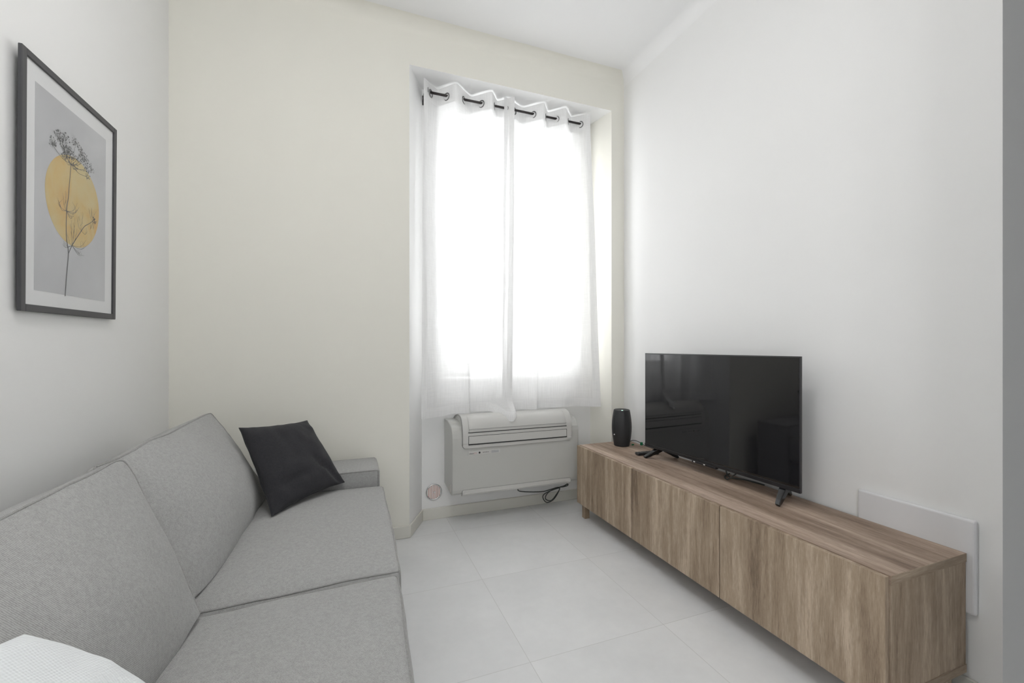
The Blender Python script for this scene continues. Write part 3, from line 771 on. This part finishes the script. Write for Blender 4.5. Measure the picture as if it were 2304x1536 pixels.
# base, back frame, arms
bs = Cushion(box_corners(-0.79, 0.115, 0.20, 2.54, 0.03, 0.25), (.03, .02, .08), (0.004, 0, 0), 0.002, 1)
obj('base', bs.mesh((8, 20, 6)), 'sofa', sofa, smooth=True)
bk = Cushion(box_corners(-0.805, -0.60, 0.20, 2.545, 0.25, 0.66), (.12, .02, .06), (0.004, 0.004, 0.004), 0.003, 2)
obj('back_frame', bk.mesh((6, 20, 8)), 'sofa', sofa, smooth=True)
for sgn, (a, b_) in ((1, (2.285, 2.55)), (-1, (0.19, 0.455))):
    am = Cushion(box_corners(-0.79, 0.155, a, b_, 0.03, 0.528), (.05, .055, .04), (0.006, 0.004, 0.008), 0.002, 3 + sgn)
    o = obj('arm', am.mesh((16, 8, 10)), 'sofa', sofa, smooth=True)
    for yy in (-1, 1):
        obj('piping', MB().tube(am.seam({1: yy, 2: 1}, 0) + am.seam({0: 1, 1: yy}, 2, 1, -1), 0.0038, 6), 'piping', o, smooth=True)
# seat cushions
for k, (a, b_, c_, xn, xf) in enumerate(((1.335, 2.282, 1.385, 0.157, 0.172), (0.458, 1.329, 1.380, 0.104, 0.150))):
    sc_ = Cushion([(-0.56, a, z_) if i == 0 else (xn, c_ if k == 0 else a, z_) if i == 1 else (-0.56, b_, z_) if i == 2 else (xf, b_ if k == 0 else c_, z_) for z_ in (.25, .455) for i in range(4)],
                  (.05, .085, .26), ((.0, .012), 0.006, (0.0, 0.030)), 0.004, 11 + k, 0.0)
    o = obj('seat_cushion', sc_.mesh((18, 22, 8)), 'sofa', sofa, smooth=True)
    obj('piping', MB().tube(sc_.seam({1: -1, 2: 1}, 0) + sc_.seam({0: 1, 2: 1}, 1) + sc_.seam({1: 1, 2: 1}, 0, 1, -1), 0.0032, 6), 'piping', o, smooth=True)
    obj('piping', MB().tube(sc_.seam({0: 1, 1: -1}, 2, 1, -1), 0.0036, 6), 'piping', o, smooth=True)
    obj('piping', MB().tube(sc_.seam({0: 1, 1: 1}, 2, 1, -1), 0.0036, 6), 'piping', o, smooth=True)
# back cushions: corner order x (back to front), y, z
for k in (0, 1):
    if k == 0:
        cs = [(-0.60, 1.37, .455), (-0.362, 1.36, .470), (-0.60, 2.275, .455), (-0.335, 2.275, .470),
              (-0.745, 1.43, .765), (-0.572, 1.40, .850), (-0.662, 2.262, .812), (-0.565, 2.262, .864)]
        side = (0.0, 0.028)
    else:
        cs = [(-0.60, 0.46, .455), (-0.395, 0.46, .470), (-0.60, 1.330, .455), (-0.340, 1.308, .470),
              (-0.745, 0.46, .765), (-0.560, 0.46, .852), (-0.745, 1.40, .768), (-0.548, 1.432, .862)]
        side = (0.02, 0.022)
    bc = Cushion(cs, (.09, .05 if k else .11, .05), ((.0, .070), side, (0.0, 0.012)), 0.008, 21 + k * 5, 0.016, rc=(.10, .20) if k else (.05, .06), dip=0.0 if k else 0.05)
    o = obj('back_cushion', bc.mesh((12, 26, 18)), 'sofa', sofa, smooth=True)
    obj('piping', MB().tube(bc.seam({0: 1, 1: -1}, 2) + bc.seam({0: 1, 2: 1}, 1) + bc.seam({0: 1, 1: 1}, 2, 1, -1), 0.0032, 6), 'piping', o, smooth=True)
    obj('piping', MB().tube(bc.seam({0: -1, 2: 1}, 1), 0.0038, 6), 'piping', o, smooth=True)

def throw_pillow(BLc, BRc, TLc, TRc, thick, conc, n=26, seed=0, side=1, wr=0.006, dent=False, sq=0.0):
    BLc, BRc, TLc, TRc = map(Vector, (BLc, BRc, TLc, TRc))
    nrm = (BRc - BLc).cross(TLc - BLc).normalized()
    vx = (BRc - BLc + TRc - TLc).normalized(); vy = (TLc - BLc + TRc - BRc).normalized()
    def P(u, v, s):
        u0, v0 = u, v
        if sq: u, v = u0 * math.sqrt(1 - sq * v0 * v0 / 2), v0 * math.sqrt(1 - sq * u0 * u0 / 2)
        a, c = (u + 1) / 2, (v + 1) / 2
        o = BLc * (1 - a) * (1 - c) + BRc * a * (1 - c) + TLc * (1 - a) * c + TRc * a * c
        o = o - vx * (conc * u * abs(u) * (1 - v * v)) - vy * (conc * v * abs(v) * (1 - u * u))
        u, v = u0, v0
        e = max(0, 1 - u * u) ** 0.45 * max(0, 1 - v * v) ** 0.45
        rad = noise.noise(Vector((u * 2.2 + seed, v * 2.2, s))) * 0.6 + noise.noise(Vector((u * 5 + seed, v * 5, s + 4))) * 0.35
        if dent:                                          # a sharp crease and a pinched lower right corner
            lx = u + 0.45; ly = v + 0.52 - 0.10 * u
            rad -= 1.5 * math.exp(-(ly / .09) ** 2) * math.exp(-(lx / .45) ** 2)
            rad += 0.7 * math.exp(-((v + .30) / .12) ** 2) * math.exp(-((u + .45) / .5) ** 2)
            t_ = (u - 0.62) * 0.8 + (v + 0.62) * 0.6
            rad -= 1.6 * math.exp(-(t_ / .09) ** 2) * smooth01((u - .05) / .4) * smooth01((.1 - v) / .5)
        return o + nrm * s * (thick * e + wr * rad * min(1, 3 * e))
    b = MB(); g = [math.sin(math.pi / 2 * (-1 + 2 * k / n)) for k in range(n + 1)]
    for s in (1, -1):
        base = len(b.v)
        for v in g:
            for u in g: b.v.append(tuple(P(u, v, s)))
        for i in range(n):
            for j in range(n):
                f = (base + i * (n + 1) + j, base + i * (n + 1) + j + 1, base + (i + 1) * (n + 1) + j + 1, base + (i + 1) * (n + 1) + j)
                b.f.append(f if s > 0 else f[::-1]); b.m.append(0)
    key = {}; remap = []; nv = []
    for v in b.v:
        kk = tuple(round(x, 5) for x in v)
        if kk not in key: key[kk] = len(nv); nv.append(v)
        remap.append(key[kk])
    b.f = [tuple(remap[x] for x in f) for f in b.f]; b.v = nv
    rim = [P(u, -1, 0) for u in g] + [P(1, v, 0) for v in g[1:]] + [P(u, 1, 0) for u in g[::-1][1:]] + [P(-1, v, 0) for v in g[::-1][1:-1]]
    return b, rim
b, rim = throw_pillow((-.275, 1.915, .489), (-.012, 2.255, .492), (-.436, 2.165, .800), (-.190, 2.425, .775), 0.062, 0.014, 34, 3, wr=0.011, dent=True)
dc = tag(obj('throw_pillow', b, 'dark_fabric', smooth=True), 'charcoal square throw pillow leaning in the far corner of the sofa', 'pillow')
obj('seam', MB().tube(rim, 0.0022, 5, closed=True), 'dark_fabric', dc, smooth=True)

b, rim = throw_pillow((-.165, .35, .52), (-.172, .785, .500), (-.435, .342, .785), (-.412, .790, .775), 0.055, -0.020, 34, 8, wr=0.014, sq=0.30)
wc = tag(obj('throw_pillow', b, 'waffle', smooth=True), 'white waffle-weave pillow leaning on the near back cushion', 'pillow')

# ------------------------------------------------------------------ framed picture, leaning forward a little from the wall
FW, FH = 0.5128, 0.7199
P0 = Vector((XL + .0185, 1.5639, 1.2493))
ey = Vector((0, FW, .0055)).normalized(); eb = (Vector((.0075, 0, FH)) - ey * (Vector((.0075, 0, FH)).dot(ey))).normalized(); en = ey.cross(eb)
def fr(a, b_, d): return tuple(P0 + ey * a + eb * b_ + en * d)
pic = thing('framed_picture', tuple(P0), 'dark grey framed botanical print with a yellow sun on the left wall', 'picture')
T = 0.020
fb = MB()
fb.box(0, T, 0, FH, -.010, 0, fn=fr); fb.box(FW - T, FW, 0, FH, -.010, 0, fn=fr)
fb.box(T, FW - T, 0, T, -.010, 0, fn=fr); fb.box(T, FW - T, FH - T, FH, -.010, 0, fn=fr)
obj('frame', fb, 'pframe', pic, bevel=0.0015, seg=1)
obj('backing', MB().box(T, FW - T, T, FH - T, -.0098, -.0076, fn=fr), 'pframe', pic)
obj('mat', MB().box(T, FW - T, T, FH - T, -.0075, -.0056, fn=fr), 'mat_white', pic)
pr = MB(); DP = -.0055
pa0, pa1, pb0, pb1 = .121 * FW, .866 * FW, .087 * FH, .905 * FH
def flat(pts, d, m): pr.add([fr(a, b_, d) for a, b_ in pts], [tuple(range(len(pts)))], m)
pr.box(pa0, pa1, pb0, pb1, DP, DP + .0004, 0, fn=fr)
cxs, cys = .493 * FW, .509 * FH
flat([(cxs + .147 * math.cos(q) * (1 + .012 * math.sin(3 * q)), cys + .1435 * math.sin(q)) for q in [2 * math.pi * k / 64 for k in range(64)]], DP + .0007, 1)
dd = DP + .0010
def stroke(pts, w0, w1):
    n = len(pts)
    L = []; Rr = []
    for i in range(n):
        a = pts[max(i - 1, 0)]; c = pts[min(i + 1, n - 1)]; tx, ty = c[0] - a[0], c[1] - a[1]; l = math.hypot(tx, ty) or 1
        w_ = (w0 + (w1 - w0) * i / (n - 1)) / 2; L.append((pts[i][0] - ty / l * w_, pts[i][1] + tx / l * w_)); Rr.append((pts[i][0] + ty / l * w_, pts[i][1] - tx / l * w_))
    vs = [fr(a, b_, dd) for a, b_ in L + Rr]
    pr.add(vs, [(i, n + i, n + i + 1, i + 1) for i in range(n - 1)], 2)
def dot(a, b_, r):
    flat([(a + r * math.cos(q), b_ + r * math.sin(q)) for q in [2 * math.pi * k / 6 + .3 for k in range(6)]], dd + .0002, 2)
def ab(a, b_): return ((a - .032) * FW, (b_ - .006) * FH)
stem = [ab(.434, .088), ab(.447, .18), ab(.464, .278), ab(.446, .33), ab(.439, .382), ab(.444, .475), ab(.458, .52), ab(.468, .58), ab(.478, .64), ab(.482, .675)]
stroke(bez(stem, 4), .0042, .0030)
br = [ab(.464, .278), ab(.50, .318), ab(.548, .359), ab(.60, .400), ab(.637, .428), ab(.69, .450), ab(.741, .474)]
stroke(bez(br, 4), .0034, .0018)
U = ab(.482, .675)
rnd = random.Random(5)
clusters = [(.298, .718, 1.15), (.357, .761, 1), (.431, .774, 1), (.403, .740, 1), (.462, .732, 1.2), (.529, .783, 1), (.587, .768, 1), (.641, .746, .9), (.66, .71, .8), (.712, .715, .6), (.657, .673, .6), (.423, .690, .9), (.538, .680, .8), (.49, .715, 1.3), (.44, .715, 1.1), (.60, .74, .9), (.38, .77, .8), (.56, .72, .7)]
for a, c, wt in clusters:
    ca_, cb_ = ab(a, c)
    mx, my = (U[0] + ca_) / 2, (U[1] + cb_) / 2 - .012
    stroke(bez([U, (mx, my), (ca_, cb_ - .006)], 5), .0014, .0009)
    for k in range(int(30 * wt)):
        q = rnd.uniform(0, 2 * math.pi); rr_ = .021 * math.sqrt(rnd.random()); x_, y_ = ca_ + rr_ * math.cos(q), cb_ + rr_ * math.sin(q) * .8
        dot(x_, y_, rnd.uniform(.0010, .0026))
        if k % 3 == 0: stroke([(ca_, cb_ - .008), (x_, y_)], .0008, .0006)
def tuft(o, tips, w_=.0011):
    for t_ in tips:
        mx, my = (o[0] + t_[0]) / 2 + (t_[0] - o[0]) * .12, (o[1] + t_[1]) / 2 - .010
        pts = bez([o, (mx, my), t_], 5); stroke(pts, w_, .0006)
        for k in (5, 7): 
            p_ = pts[k]; stroke([p_, (p_[0] + rnd.uniform(-.018, .018), p_[1] + rnd.uniform(.008, .024))], .0008, .0005)
tuft(ab(.441, .46), [ab(.365, .479), ab(.35, .50), ab(.40, .53), ab(.43, .545), ab(.575, .505), ab(.555, .52), ab(.52, .455), ab(.56, .49), ab(.50, .44)])
tuft(ab(.50, .318), [ab(.415, .323), ab(.40, .31), ab(.52, .41), ab(.49, .43), ab(.53, .45), ab(.55, .40), ab(.653, .365), ab(.66, .34), ab(.635, .291), ab(.60, .285), ab(.45, .37)])
tuft(ab(.60, .40), [ab(.58, .47), ab(.55, .46), ab(.61, .49), ab(.67, .41)])
tuft(ab(.735, .47), [ab(.72, .53), ab(.75, .525), ab(.69, .52), ab(.78, .48), ab(.74, .43), ab(.70, .425)])
for k in range(16): dot(*[x + rnd.uniform(-.010, .010) for x in ab(.745, .478)], rnd.uniform(.0012, .0028))
obj('print', pr, ['paper', 'sun', 'plant'], pic)
obj('glass', MB().box(T, FW - T, T, FH - T, -.0034, -.0026, fn=fr), 'picglass', pic)
